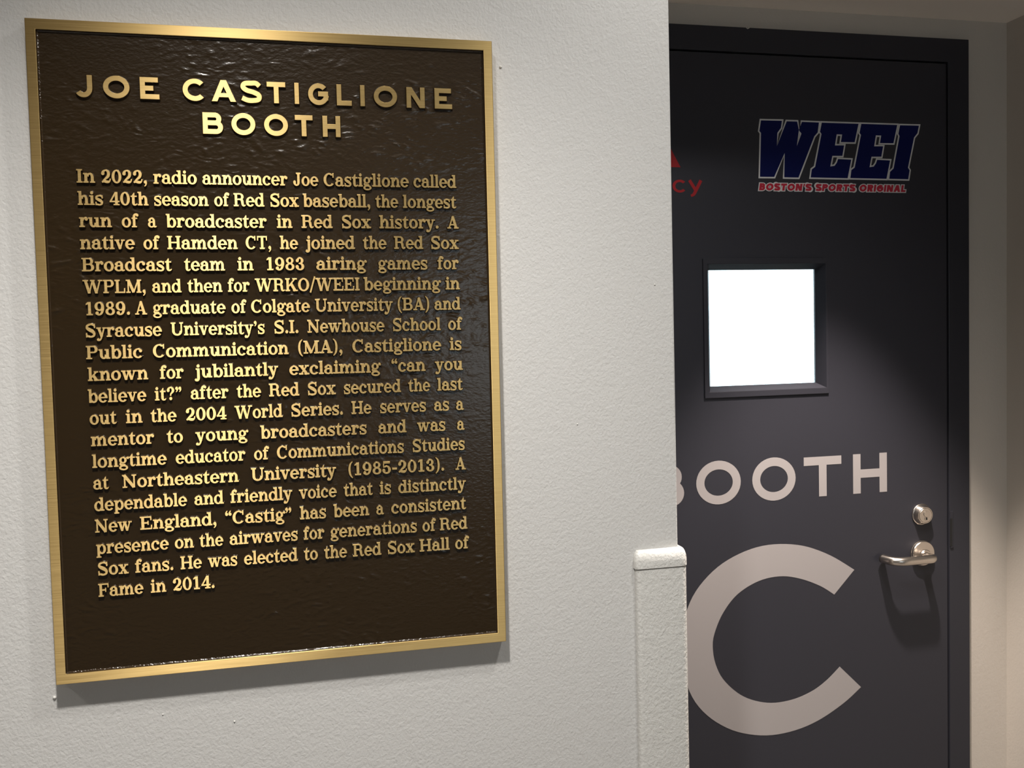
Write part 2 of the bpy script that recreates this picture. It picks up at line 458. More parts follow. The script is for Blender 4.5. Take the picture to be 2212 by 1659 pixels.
glyph('4', 580, rect(320, 0, 466, 690), rect(230, 0, 556, 60), rect(20, 158, 560, 226), poly((20, 200), (110, 200), (390, 640), (350, 690), (320, 690)))
glyph('5', 580, ring(280, 222, 254, 234, 156, 68, -160, 132), ball(118, 180, 92), stroke([(120, 340, 64), (110, 520, 62), (122, 690, 62)]), rect(95, 580, 490, 692))
glyph('8', 580, ring(290, 526, 212, 176, 130, 62), ring(290, 186, 256, 198, 146, 66), rect(230, 330, 350, 394))
glyph('9', 580, ring(284, 462, 256, 240, 152, 66), stroke([(466, 480, 150), (466, 330, 150), (410, 130, 120), (300, 30, 84), (170, 26, 70)]), ball(152, 108, 90))
glyph('.', 250, ball(125, 76, 86))
glyph(',', 256, ball(125, 78, 86), stroke([(168, 60, 84), (168, -20, 76), (128, -100, 56), (72, -150, 40)]))
glyph("'", 250, ball(125, 622, 82), stroke([(166, 606, 82), (166, 540, 72), (128, 470, 54), (84, 430, 40)]))
def quote(x, flip):
    b = G["'"][1]
    return [[((125 - (px - 125) if flip else px) + x, (1124 - py if flip else py) - (-40 if flip else 0)) for px, py in f] for f in b]
G['<'] = (420, quote(0, True) + quote(190, True))          # opening double quote
G['>'] = (420, quote(-20, False) + quote(170, False))      # closing double quote
glyph('(', 340, stroke([(300, 790, 40), (180, 660, 84), (128, 470, 112), (120, 290, 116), (150, 90, 104), (210, -40, 74), (300, -140, 40)]))
glyph(')', 340, stroke([(40, 790, 40), (160, 660, 84), (212, 470, 112), (220, 290, 116), (190, 90, 104), (130, -40, 74), (40, -140, 40)]))
glyph('/', 380, bar(40, -90, 340, 790, 92))
glyph('-', 360, rect(40, 205, 320, 300))
glyph('?', 520, ring(262, 528, 218, 184, 146, 66, -60, 165), ball(122, 526, 84), stroke([(392, 470, 110), (330, 385, 90), (270, 330, 76), (258, 230, 70)]), ball(258, 80, 86))

# the plain letters of the heading, the door and the tag line: height 1, stroke t, width w
def sans(ch, w, t, h=1.0):
    if ch == 'O': return ring(w / 2, h / 2, w / 2, h / 2, t, t, n=40)
    if ch == 'C':
        return ring(w * .53, h / 2, w * .53, h / 2, t, t, 42, 318, 34)
    if ch == 'G':
        return ring(w * .52, h / 2, w * .52, h / 2, t, t, 42, 352, 34) + rect(w - t * 2.05, h * .40, w, h * .40 + t) + rect(w - t, h * .22, w, h * .40 + t)
    if ch == 'E':
        return rect(0, 0, t, h) + rect(0, 0, w, t) + rect(0, h - t, w * .95, h) + rect(0, h / 2 - t / 2, w * .70, h / 2 + t / 2)
    if ch == 'J': return rect(w - t, h * .38, w, h) + ring(w * .52, h * .42, w * .48, h * .42, t, t, 214, 360, 20)
    if ch == 'A':
        a = t * .56
        return [[(0, 0), (t * 1.12, 0), (w / 2 + a, h), (w / 2 - a, h)], [(w - t * 1.12, 0), (w, 0), (w / 2 + a, h), (w / 2 - a, h)]] + rect(w * .24, h * .20, w * .76, h * .20 + t * .85)
    if ch == 'S':
        P = [(.90, .76), (.74, .90), (.5, .935), (.22, .86), (.14, .71), (.30, .57), (.62, .48), (.86, .35), (.84, .17), (.62, .075), (.36, .075), (.08, .22)]
        k = t / 2 / h
        return stroke([(x * w, y * h if .1 < y < .9 else (k * h if y < .5 else h - k * h), t) for x, y in P], 8)
    if ch == 'T': return rect(0, h - t, w, h) + rect(w / 2 - t / 2, 0, w / 2 + t / 2, h)
    if ch == 'I': return rect(0, 0, w, h)
    if ch == 'L': return rect(0, 0, t, h) + rect(0, 0, w, t)
    if ch == 'N': return rect(0, 0, t, h) + rect(w - t, 0, w, h) + [[(0, h), (t * 1.15, h), (w, 0), (w - t * 1.15, 0)]]
    if ch == 'H': return rect(0, 0, t, h) + rect(w - t, 0, w, h) + rect(0, h * .5 - t / 2, w, h * .5 + t / 2)
    if ch == 'B':
        r1, r2 = h * .27, h * .5 - t * .5 + t * .27
        r1 = (h - (h * .52 - t / 2)) / 2; r2 = (h * .52 + t / 2) / 2
        return rect(0, 0, t, h) + rect(0, h - t, w * .93 - r1, h) + rect(0, h * .52 - t / 2, w - r2, h * .52 + t / 2) + rect(0, 0, w - r2, t) + \
            ring(w * .93 - r1, h - r1, r1, r1, t, t, -90, 90, 16) + ring(w - r2, r2, r2, r2, t, t, -90, 90, 16)
    if ch in 'PR':
        r = h * .31
        e = rect(0, 0, t, h) + rect(0, h - t, w - r, h) + rect(0, h - 2 * r, w - r, h - 2 * r + t) + ring(w - r, h - r, r, r, t, t, -90, 90, 16)
        if ch == 'R': e += [[(w * .36, h * .40), (w * .36 + t * 1.2, h * .42), (w, 0), (w - t * 1.25, 0)]]
        return e
    if ch == "'": return [[(0, h * .62), (w * .7, h * .62), (w, h), (w * .2, h)]]
    raise KeyError(ch)

def outline(elems):
    """union of the pieces: points, triangles inside, outward normal at each border point"""
    V, Fc = [], []
    for p in elems:
        if len(p) < 3: continue
        a = sum(p[i][0] * p[(i + 1) % len(p)][1] - p[(i + 1) % len(p)][0] * p[i][1] for i in range(len(p)))
        if abs(a) < 1e-12: continue
        q = p if a > 0 else p[::-1]
        Fc.append(list(range(len(V), len(V) + len(q))))
        V += [Vector(c) for c in q]
    size = max(max(abs(v.x), abs(v.y)) for v in V)
    pts, _e, tris, _ov, _oe, of = delaunay_2d_cdt(V, [], Fc, 0, size * 2e-5)
    keep = []
    for t, o in zip(tris, of):
        if not o: continue
        a = sum(pts[t[i]].x * pts[t[(i + 1) % 3]].y - pts[t[(i + 1) % 3]].x * pts[t[i]].y for i in range(3))
        keep.append(tuple(t) if a > 0 else tuple(t[::-1]))
    es = set()
    for t in keep:
        for i in range(3): es.add((t[i], t[(i + 1) % 3]))
    border = [(a, b) for a, b in es if (b, a) not in es]
    nrm = {}
    for a, b in border:
        d = pts[b] - pts[a]
        l = d.length or 1
        n = Vector((d.y / l, -d.x / l))
        nrm.setdefault(a, []).append(n); nrm.setdefault(b, []).append(n)
    off = {}
    for k, ns in nrm.items():
        s = sum(ns, Vector((0, 0)))
        l = s.length
        if l < .3: off[k] = Vector((0, 0)); continue
        s /= l
        c = max(.5, s.dot(ns[0]))
        off[k] = s / c
    return [(p.x, p.y) for p in pts], keep, border, off
def relief(ol, rings):
    """raised letter: rings = (outward offset, height) from the top down; material 0 on top, 1 on the last ring"""
    pts, tri, border, off = ol
    V = []
    used = sorted(off)
    d0, h0 = rings[0]
    for i, p in enumerate(pts):
        o = off.get(i)
        V.append((p[0] + (o.x * d0 if o else 0), p[1] + (o.y * d0 if o else 0), h0))
    Fc = list(tri); mi = [0] * len(tri)
    prev = {i: i for i in used}
    for r, (d, h) in enumerate(rings[1:]):
        cur = {}
        for i in used:
            cur[i] = len(V)
            V.append((pts[i][0] + off[i].x * d, pts[i][1] + off[i].y * d, h))
        for a, b in border:
            Fc.append((prev[b], prev[a], cur[a], cur[b])); mi.append(1 if r >= 1 else 0)
        prev = cur
    return V, Fc, mi

# ------------------------------------------------------------------ the setting
YB = .380                       # door face plane
def Z(z): return ZC + z
XC = .5850                      # free edge of the plaque wall
o = boxes('wall_left', [(-3, XC, 0, .13, 0, CEIL)], 'wall', bevel=.003)
props(o, 'white stippled wall carrying the bronze plaque', 'wall', kind='structure')
o = plate('wall_back', .18, 1.53, 0, 2.30, [(.4055, 1.4125, -.1, Z(.608))], YB + .010, YB + .14, 'wall_alcove')
props(o, 'beige wall around the charcoal door', 'wall', kind='structure')
XR = 1.5215
o = boxes('wall_right', [(XR, XR + .12, -2.2, YB + .14, 0, CEIL)], 'wall_alcove')
props(o, 'beige side wall right of the charcoal door', 'wall', kind='structure')
o = boxes('wall_alcove_end', [(.08, .18, .13, YB + .14, 0, 2.30)], 'wall_alcove')
props(o, 'end wall of the door alcove behind the plaque wall', 'wall', kind='structure')
o = boxes('wall_corridor_end', [(-3.12, -3, -2.2, .13, 0, CEIL)], 'wall')
props(o, 'far end wall of the corridor', 'wall', kind='structure')
o = plate('wall_front', -3.12, XR + .12, 0, CEIL, [WIN], -2.32, -2.2, 'wall_grey')
props(o, 'corridor wall facing the plaque', 'wall', kind='structure')
o = plate('added_window_1', WIN[0], WIN[1], WIN[2], WIN[3], [(WIN[0] + .03, WIN[1] - .03, WIN[2] + .03, WIN[3] - .03)], -2.29, -2.24, 'frame')
props(o, 'unseen dark framed window added facing the plaque to give it a daylight sheen', 'window', kind='structure')
o = boxes('ceiling', [(-3.12, XR + .12, -2.32, 0, CEIL, CEIL + .1)], 'ceiling')
props(o, 'corridor ceiling above the plaque wall', 'ceiling', kind='structure')
ZA = Z(.6585)
o = boxes('ceiling_alcove', [(.18, XC, .13, YB + .14, ZA, CEIL + .1), (XC, XR, 0, YB + .14, ZA, CEIL + .1)], 'ceiling')
props(o, 'lower ceiling over the charcoal door', 'ceiling', kind='structure')
o = boxes('floor', [(-3.12, XR + .12, -2.32, YB + .14, -.1, 0)], 'floor')
props(o, 'grey carpet floor of the corridor', 'floor', kind='structure')

def speck(x, z, r):
    prof = [(r, 0), (r * .9, -r * .35), (r * .5, -r * .75), (r * .12, -r * .85)]
    lathe('paint_speck', prof, 'guard', WALL, (x, -.0001, z), 12)
WALL = bpy.data.objects['wall_left']
for x, z, q in ((.3224, Z(.4032), .0022), (.4262, Z(-.1215), .0013), (-.178, Z(-.4955), .0012), (-.084, Z(-.5165), .0015), (.5540, Z(.0860), .0013), (-.3135, Z(-.4565), .0026)):
    speck(x, z, q)

# ------------------------------------------------------------------ corner guard on the wall's free edge
def guard_ring(z, t, xl, r_left, back=.11):
    """closed L section at height z: thickness t, left end xl, wrapped round the wall's edge"""
    e = .0004
    P = []
    rl = min(r_left, t * .95)
    for k in range(7):                                   # rounded left edge
        a = PI - PI / 2 * k / 6
        P.append((xl + rl + rl * math.cos(a), -(t - rl) - rl * math.sin(a)))
    P[0] = (xl, -e)
    for k in range(13):                                  # outer corner
        a = PI / 2 * k / 12
        P.append((XC + t * math.sin(a), -t * math.cos(a)))
    P += [(XC + t, back), (XC + e, back), (XC + e, -e)]
    return [(x, y, z) for x, y in P]
def loft(name, rings, m, parent):
    V, F = [], []
    n = len(rings[0])
    for r in rings: V += r
    for i in range(len(rings) - 1):
        for k in range(n):
            k2 = (k + 1) % n
            F.append((i * n + k, i * n + k2, (i + 1) * n + k2, (i + 1) * n + k))
    F.append(tuple(range(n))[::-1]); F.append(tuple((len(rings) - 1) * n + k for k in range(n)))
    o = mesh_obj(name, V, F, [m], parent)
    clean(o)
    for p in o.data.polygons: p.use_smooth = len(p.vertices) == 4
    bm = bmesh.new(); bm.from_mesh(o.data)
    for e in bm.edges:
        if len(e.link_faces) == 2 and e.calc_face_angle(0) > .9: e.smooth = False
    bm.to_mesh(o.data); bm.free()
    return o
guard = empty('corner_guard', (XC, 0, 0))
props(guard, 'white painted corner guard on the free edge of the plaque wall', 'corner guard')
GL = .5103
ZG = Z(-.3478)
inv = guard.matrix_world
cover = loft('cover', [guard_ring(z, .0112, GL + .0022, .007) for z in (.10, .5, .9, ZG - .0006)], 'guard', guard)
cover.matrix_parent_inverse = Matrix.Translation((-XC, 0, 0))
cr = []
HC = .0285
cr.append(guard_ring(ZG, .0112, GL + .0012, .007))
cr.append(guard_ring(ZG + .0008, .0124, GL, .008))
for k in range(0, 13):
    a = PI / 2 * k / 12
    zz = ZG + .008 + (HC - .008) * math.sin(a)
    cr.append(guard_ring(zz, .0022 + .0102 * math.cos(a) ** .9, GL + .007 * (1 - math.cos(a)), .008))
cap = loft('end_cap', cr, 'guard', guard)
cap.matrix_parent_inverse = Matrix.Translation((-XC, 0, 0))
props(cap, 'rounded end cap topping the guard')

# ------------------------------------------------------------------ the plaque
plaque = empty('plaque', (0, 0, ZC), roll=.0021940547)
props(plaque, 'bronze memorial plaque with raised lettering on brown leather-grain ground, on the white wall', 'plaque')
PW, PH = .305, .4340
BI = (-.2925, .2925, -.4205, .4205)
YF = -T
PANEL = YF + .0042
fr = plate('border', -PW, PW, -PH, PH, [(BI[0], BI[1], BI[2], BI[3])], YF, -.0006, 'brass', plaque, bevel=.0007)
props(fr, 'brushed bronze border')
pn = boxes('background_panel', [(BI[0] + .0001, BI[1] - .0001, PANEL, -.0010, BI[2] + .0001, BI[3] - .0001)], 'leather', plaque)
props(pn, 'dark brown leather-grain panel')
def panel_edge():
    # lacquer fillet between the panel and the inner sides of the border
    V, F = [], []
    R = ((.00012, YF + .0009), (.0006, PANEL - .0010), (.0020, PANEL - .00005))
    for i, y in R:
        V += [(BI[0] + i, y, BI[2] + i), (BI[1] - i, y, BI[2] + i), (BI[1] - i, y, BI[3] - i), (BI[0] + i, y, BI[3] - i)]
    for k in range(len(R) - 1):
        for j in range(4):
            j2 = (j + 1) % 4
            F.append((k * 4 + j, k * 4 + j2, (k + 1) * 4 + j2, (k + 1) * 4 + j))
    mesh_obj('panel_edge', V, F, ['lacquer'], plaque)
panel_edge()

HT = .0034
LETTER_RINGS_MM = ((.02, 3.4), (.24, 3.15), (.50, 1.5), (1.15, -.05))
cache = {}
UNIT = 17.3 / 700               # mm per glyph unit
def letter(ch):
    if ch not in cache:
        adv, el = G[ch]
        el = [[(x * UNIT, y * UNIT) for x, y in p] for p in el]
        cache[ch] = (adv * UNIT, relief(outline(el), LETTER_RINGS_MM))
    return cache[ch]
def word_mesh(text, x0, x1, base, parent):
    adv = []
    x = 0
    lo, hi = 1e9, -1e9
    for ch in text:
        a, (V, F, mi) = letter(ch)
        adv.append(x)
        lo = min(lo, x + min(v[0] for v in V)); hi = max(hi, x + max(v[0] for v in V))
        x += a
    s = (x1 - x0) / (hi - lo)
    VV, FF, MI = [], [], []
    for ch, ax in zip(text, adv):
        V, F, mi = letter(ch)[1]
        k = len(VV)
        VV += [((x0 + (v[0] + ax - lo) * s) / 1000, PANEL - v[2] / 1000, (base + v[1]) / 1000) for v in V]
        FF += [tuple(i + k for i in f) for f in F]
        MI += mi
    mesh_obj('word', VV, FF, ['brass', 'lacquer'], parent, MI)
    return s

LINES = [
    [('In', -252.9, -228.4), ('2022,', -223.1, -164.5), ('radio', -158.5, -101.7), ('announcer', -96.6, 16.3), ('Joe', 21.8, 57.5), ('Castiglione', 62.6, 182.0), ('called', 186.7, 249.5)],
    [('his', -252.7, -219.3), ('40th', -213.8, -163.8), ('season', -159.0, -87.8), ('of', -82.3, -60.8), ('Red', -57.4, -15.4), ('Sox', -9.8, 30.3), ('baseball,', 33.9, 127.4), ('the', 132.8, 166.3), ('longest', 171.0, 249.3)],
    [('run', -252.1, -210.2), ('of', -200.0, -177.0), ('a', -167.4, -154.5), ('broadcaster', -144.9, -13.2), ('in', -1.9, 20.7), ('Red', 31.0, 74.7), ('Sox', 85.2, 127.5), ('history.', 137.2, 222.6), ('A', 233.0, 251.3)],
    [('native', -252.2, -182.9), ('of', -174.2, -151.7), ('Hamden', -144.4, -52.4), ('CT,', -43.7, -8.5), ('he', 1.4, 27.4), ('joined', 35.2, 104.4), ('the', 113.7, 148.4), ('Red', 156.9, 199.9), ('Sox', 208.8, 250.9)],
    [('Broadcast', -251.4, -137.4), ('team', -124.0, -70.0), ('in', -55.6, -32.6), ('1983', -17.2, 34.8), ('airing', 48.8, 120.4), ('games', 133.7, 205.5), ('for', 217.6, 250.1)],
    [('WPLM,', -251.3, -171.9), ('and', -165.6, -126.8), ('then', -120.9, -74.4), ('for', -69.0, -38.7), ('WRKO/WEEI', -33.6, 109.0), ('beginning', 113.0, 224.1), ('in', 228.3, 250.9)],
    [('1989.', -248.6, -192.6), ('A', -188.2, -171.4), ('graduate', -165.8, -71.1), ('of', -65.4, -43.7), ('Colgate', -39.7, 40.5), ('University', 45.7, 154.3), ('(BA)', 159.5, 206.1), ('and', 211.6, 251.1)],
    [('Syracuse', -250.6, -153.7), ("University's", -144.3, -20.7), ('S.I.', -10.5, 24.0), ('Newhouse', 34.3, 142.0), ('School', 151.5, 221.6), ('of', 230.5, 253.2)],
    [('Public', -251.0, -179.0), ('Communication', -168.1, 9.8), ('(MA),', 20.7, 82.9), ('Castiglione', 94.4, 221.8), ('is', 231.9, 251.5)],
    [('known', -250.1, -173.3), ('for', -160.5, -128.2), ('jubilantly', -116.5, -5.0), ('exclaiming', 7.8, 135.6), ('<can', 148.1, 198.3), ('you', 210.0, 252.1)],
    [('believe', -251.0, -176.7), ('it?>', -168.0, -132.0), ('after', -122.4, -71.5), ('the', -62.7, -28.8), ('Red', -20.1, 22.1), ('Sox', 31.5, 71.8), ('secured', 80.7, 162.5), ('the', 171.1, 204.3), ('last', 212.6, 251.6)],
    [('out', -250.2, -214.6), ('in', -205.5, -182.7), ('the', -174.2, -139.6), ('2004', -130.0, -75.3), ('World', -66.5, -1.3), ('Series.', 8.2, 80.7), ('He', 90.8, 120.4), ('serves', 130.1, 197.7), ('as', 207.0, 231.0), ('a', 239.0, 252.3)],
    [('mentor', -249.9, -169.0), ('to', -155.0, -132.6), ('young', -118.5, -47.3), ('broadcasters', -33.6, 113.1), ('and', 127.0, 168.6), ('was', 182.1, 224.9), ('a', 239.6, 252.7)],
    [('longtime', -249.5, -154.3), ('educator', -144.8, -52.4), ('of', -43.0, -20.9), ('Communications', -12.6, 164.5), ('Studies', 174.4, 252.2)],
    [('at', -249.4, -228.0), ('Northeastern', -213.4, -62.3), ('University', -47.9, 68.7), ('(1985-2013).', 83.7, 221.3), ('A', 235.7, 252.6)],
    [('dependable', -249.3, -130.6), ('and', -123.1, -83.2), ('friendly', -76.2, 8.0), ('voice', 15.2, 68.6), ('that', 76.5, 119.0), ('is', 126.4, 144.7), ('distinctly', 152.5, 252.1)],
    [('New', -249.6, -201.7), ('England,', -193.5, -93.6), ('<Castig>', -84.2, 6.2), ('has', 15.5, 53.3), ('been', 61.3, 112.7), ('a', 120.8, 133.7), ('consistent', 141.8, 252.1)],
    [('presence', -249.3, -156.2), ('on', -150.4, -124.1), ('the', -118.5, -85.7), ('airwaves', -79.4, 13.7), ('for', 19.5, 49.8), ('generations', 56.1, 179.8), ('of', 185.6, 207.1), ('Red', 210.6, 252.7)],
    [('Sox', -248.7, -208.2), ('fans.', -201.9, -151.6), ('He', -144.2, -114.8), ('was', -108.6, -68.2), ('elected', -61.4, 12.3), ('to', 19.2, 39.8), ('the', 46.8, 80.1), ('Red', 86.3, 127.9), ('Sox', 134.9, 175.5), ('Hall', 180.6, 225.9), ('of', 232.2, 254.8)],
    [('Fame', -249.0, -190.7), ('in', -183.4, -161.8), ('2014.', -155.4, -99.4)]]
scales = []
for i, ln in enumerate(LINES):
    e = empty('inscription_line', (0, 0, 0), plaque)
    for w, a, b in ln:
        scales.append((word_mesh(w, a, b, 226.25 - 28.7779 * i - .2, e), w))

HEAD = (('J', -251, -227.3, 0), ('O', -215.2, -181.8, 0), ('E', -169.9, -145.1, 0), ('C', -116.6, -86.9, 0), ('A', -80.1, -47.8, 0), ('S', -43.1, -14.2, 0), ('T', -8.3, 17.1, 0),
        ('I', 28.1, 34.8, 0), ('G', 46.2, 74.0, 0), ('L', 84.6, 105.8, 0), ('I', 116.7, 123.7, 0), ('O', 135.3, 168.5, 0), ('N', 180.7, 207.3, 0), ('E', 220.3, 246.0, 0),
        ('B', -92.8, -66.0, 1), ('O', -56.0, -24.0, 1), ('O', -13.5, 18.9, 1), ('T', 27.3, 51.9, 1), ('H', 64.3, 89.2, 1))
heads = [empty('heading_line', (0, 0, 0), plaque) for _ in (0, 1)]
for ch, a, b, ln in HEAD:
    over = .5 if ch in 'OCGSJ' else 0
    base = (336.4, 293.0)[ln]
    w = b - a - .6
    el = sans(ch, w, 6.7, 28.6 + (2 * over if ch != 'J' else over))
    V, F, mi = relief(outline(el), ((-.25, 3.6), (0, 3.3), (.30, 1.5), (1.0, -.05)))
    mesh_obj('letter', [((a + .3 + x) / 1000, PANEL - h / 1000, (base - over + y) / 1000) for x, y, h in V], F, ['brass', 'lacquer'], heads[ln], mi)

# ------------------------------------------------------------------ the door frame
XG, ZGAP = 1.3675, Z(.5665)
XL = .4535
frame = empty('trim_1', (XG, YB, 0))
props(frame, 'charcoal metal frame around the booth door', 'door frame', kind='structure')
FI = Matrix.Translation((-XG, -YB, 0))
SX = .0215                       # strike plate notch depth
fo = plate('frame_casing', XL - .0505, XG + .0503, 0, ZGAP + .0483, [(XL, XG, -.1, ZGAP)], YB - .002, YB + .128, 'frame', frame, bevel=.0012)
fo.matrix_parent_inverse = FI
st = plate('door_stop', XL + .0002, XG - .0002, 0, ZGAP - .0002, [(XL + .016, XG - .016, -.1, ZGAP - .016)], YB + .052, YB + .070, 'frame', frame)
st.matrix_parent_inverse = FI
# strike plate with its dark keeper hole, set in the jamb and lapping the face
def strike():
    z0, z1 = Z(-.463), Z(-.383)
    v = []
    o = boxes('strike_plate', [(XG + .0005, XG + .0085, YB - .0042, YB - .0021, z0, z1)], 'frame', frame, bevel=.0008)
    o.matrix_parent_inverse = FI
    props(o, 'painted strike plate lip on the frame')
    k = boxes('keeper_slot', [(XG - .0006, XG + .0052, YB - .0046, YB - .0040, z0 + .004, z1 - .016)], 'dark', o)
strike()
ch = tube('paint_chip', [(.906, YB - .004, Z(.6135)), (.909, YB - .0042, Z(.6118)), (.9125, YB - .0042, Z(.6132)), (.914, YB - .004, Z(.615))], [.0005, .0009, .0008, .0004], 'chip', frame)
ch.matrix_parent_inverse = FI
props(ch, 'small pale chip in the frame paint')

# ------------------------------------------------------------------ the door
door = empty('door_1', (XG, YB, 0))
props(door, 'charcoal booth door with a small square window and pale lettering', 'door', kind='structure')
DI = Matrix.Translation((-XG, -YB, 0))
def onto(o):
    o.matrix_parent_inverse = DI
    return o
GAP = .0032
WX0, WX1, WZ0, WZ1 = .8160, 1.0768, Z(-.1072), Z(.1480)
leaf = onto(plate('leaf', XL + GAP, XG - GAP, .012, ZGAP - GAP, [(WX0, WX1, WZ0, WZ1)], YB, YB + .044, 'door', door, bevel=.0012))
props(leaf, 'charcoal painted door leaf')
# window: raised rim, sloping glazing bead, wired pane
win = onto(plate('window_rim', WX0 - .0095, WX1 + .0058, WZ0 - .0120, WZ1 + .0110, [(WX0 + .0002, WX1 - .0002, WZ0 + .0002, WZ1 - .0002)], YB - .0032, YB - .0001, 'door', door, bevel=.0008))
def bead():
    a = (WX0 + .0003, WX1 - .0003, WZ0 + .0003, WZ1 - .0003); b = (WX0 + .0125, WX1 - .0118, WZ0 + .0102, WZ1 - .0105)
    ya, yb, yc = YB - .003, YB + .019, YB + .024
    V, F = [], []
    for q, y in ((a, ya), (b, yb), (b, yc), (a, yc)):
        V += [(q[0], y, q[2]), (q[1], y, q[2]), (q[1], y, q[3]), (q[0], y, q[3])]
    for i in range(4):
        j = (i + 1) % 4
        for k in range(4): F.append((i * 4 + k, i * 4 + (k + 1) % 4, j * 4 + (k + 1) % 4, j * 4 + k))
    o = mesh_obj('glazing_bead', V, F, ['door'], win)
    clean(o)
    return b
bx = bead()
pane = boxes('pane', [(bx[0] - .004, bx[1] + .004, YB + .0245, YB + .0300, bx[2] - .004, bx[3] + .004)], 'glass', win)
props(pane, 'wired glass pane with daylight behind')
wires = []
r = .00011
x = bx[0] + .0045
while x < bx[1]:
    wires.append((x - r, x + r, YB + .0270, YB + .0274, bx[2] - .003, bx[3] + .003)); x += .0122
z = bx[2] + .0062
while z < bx[3]:
    wires.append((bx[0] - .003, bx[1] + .003, YB + .0275, YB + .0279, z - r, z + r)); z += .0122
wm = boxes('wire_mesh', wires, 'steel', win)

def decal(name, el, x0, z0, m, parent, h=.0003, lift=0, grow=0, mm=True, shear=0):
    k = .001 if mm else 1
    V, F, mi = relief(outline(el), ((grow, h + lift), (grow, lift)))
    o = mesh_obj(name, [(x0 + (x + shear * y) * k, YB - .0001 - hh, z0 + y * k) for x, y, hh in V], F, [m, m], parent, mi)
    if parent == door: o.matrix_parent_inverse = DI
    return o
# BOOTH
for ch, x0, w, z0, h in (('B', 696, 63.5, -332.0, 82.5), ('O', 785.8, 97.0, -334.4, 88.6), ('O', 908.2, 97.2, -334.6, 88.9), ('T', 1024.2, 86.4, -332.5, 82.8), ('H', 1137.8, 79.8, -332.1, 83)):
    o = decal('letter', sans(ch, w, 17.6, h), x0 / 1000, Z(z0 / 1000), 'vinyl', door)
    props(o, 'pale vinyl capital %s of the word on the door' % ch)
# the big C
outp = [(1138.9, -492.5), (1094.3, -463.8), (1055.1, -444.7), (1016.3, -431.8), (968, -425.2), (918.5, -427.6), (868.8, -441.8), (826.2, -464.2), (788.7, -498), (765.5, -534), (752, -578), (748, -623),
        (752, -668), (764.5, -712), (786.4, -748.2), (821.0, -780.4), (868.3, -806.7), (930.3, -821.8), (992.2, -820.0), (1051.2, -804.6), (1111.2, -774.4), (1152.5, -744.5)]
innp = [(1091.5, -541.1), (1060.2, -520.6), (1015.5, -501.6), (969.2, -492.2), (919.5, -498.1), (872.0, -521.4), (839.5, -557.2), (820.2, -597.4), (816, -626), (822.1, -662.0), (841.0, -697.8), (881.9, -734.2), (935.0, -753.6), (988, -754.1), (1036.2, -741.2), (1071.9, -721.1), (1102.8, -695.4)]
oc, ic = spline(outp, 5), spline(innp, 6)
def resample(p, n):
    d = [0]
    for a, b in zip(p, p[1:]): d.append(d[-1] + math.dist(a, b))
    out = []
    for i in range(n + 1):
        t = d[-1] * i / n
        j = min(max(k for k in range(len(d)) if d[k] <= t + 1e-9), len(p) - 2)
        u = (t - d[j]) / (d[j + 1] - d[j])
        out.append((p[j][0] + u * (p[j + 1][0] - p[j][0]), p[j][1] + u * (p[j + 1][1] - p[j][1])))
    return out
oc, ic = resample(oc, 80), resample(ic, 80)
o = decal('letter', [[oc[i], oc[i + 1], ic[i + 1], ic[i]] for i in range(80)], 0, ZC, 'vinyl', door)
props(o, 'big pale vinyl capital C')
# station emblem
emb = onto(empty('station_emblem', (0, 0, 0), door))
props(emb, 'navy italic block letters outlined in white over a red tag line')
EMB = {
 'W': [(936.1, 435.4), (985.7, 435.9), (982.7, 419.4), (974.8, 409.2), (971.9, 383.5), (993.1, 435.2), (1018.8, 435.3), (1022.3, 413.6), (1025.0, 409.5), (1016.1, 384.3), (1026.8, 435.0), (1068.2, 434.6), (1064.9, 412.3), (1056.9, 404), (1020.2, 319.8), (985.7, 320.0), (988.1, 367.0), (966.2, 320.4), (932.1, 320.2), (935.6, 408.3), (932.1, 412.3)],
 'E': [(1071.4, 434.6), (1158.7, 434.5), (1148.7, 393.4), (1113.8, 393.1), (1116.8, 408.5), (1107.8, 408.6), (1104.2, 389.5), (1125.2, 390.0), (1120.2, 365.3), (1097.3, 364.8), (1093.3, 347.0), (1100.0, 347.9), (1104.8, 354.0), (1107.8, 362.0), (1141.3, 361.2), (1131.9, 320.0), (1044.7, 320.5), (1047.7, 339.5), (1055.3, 344.6), (1070.1, 409.9), (1066.8, 414.0)],
 'I': [(1252.0, 434.1), (1300.2, 434.4), (1296.0, 416.2), (1287.9, 407.4), (1273.4, 345.7), (1277.2, 340.5), (1273.5, 319.8), (1225.3, 320.2), (1227.8, 337.2), (1236.1, 344.2), (1250.3, 409.9), (1247.6, 414.6)]}
EMB2 = [(x + 90.2, z) for x, z in EMB['E']]
for i, p in enumerate((EMB['W'], EMB['E'], EMB2, EMB['I'])):
    bk = decal('emblem_letter', [p], 0, ZC, 'white_vinyl', emb, h=.00015, lift=.00002 * i, grow=1.4)
    props(bk, 'white outlined navy letter of the emblem')
    decal('letter_fill', [p], 0, ZC, 'blue_vinyl', bk, h=.0002, lift=.0002, grow=-1.7)
tagline = "BOSTON'S SPORTS ORIGINAL"
TW = {'B': 10.6, 'O': 13.6, 'S': 10.4, 'T': 10.8, 'N': 12.0, "'": 3.6, 'P': 10.4, 'R': 11.0, 'I': 3.9, 'G': 12.8, 'A': 13.0, 'L': 8.8, ' ': 5.6}
tot = sum(TW[c] for c in tagline) + 1.5 * (len(tagline) - 1)
sx = (1266.5 - 932.8) / tot
xx = 0
Lw, Lr = [], []
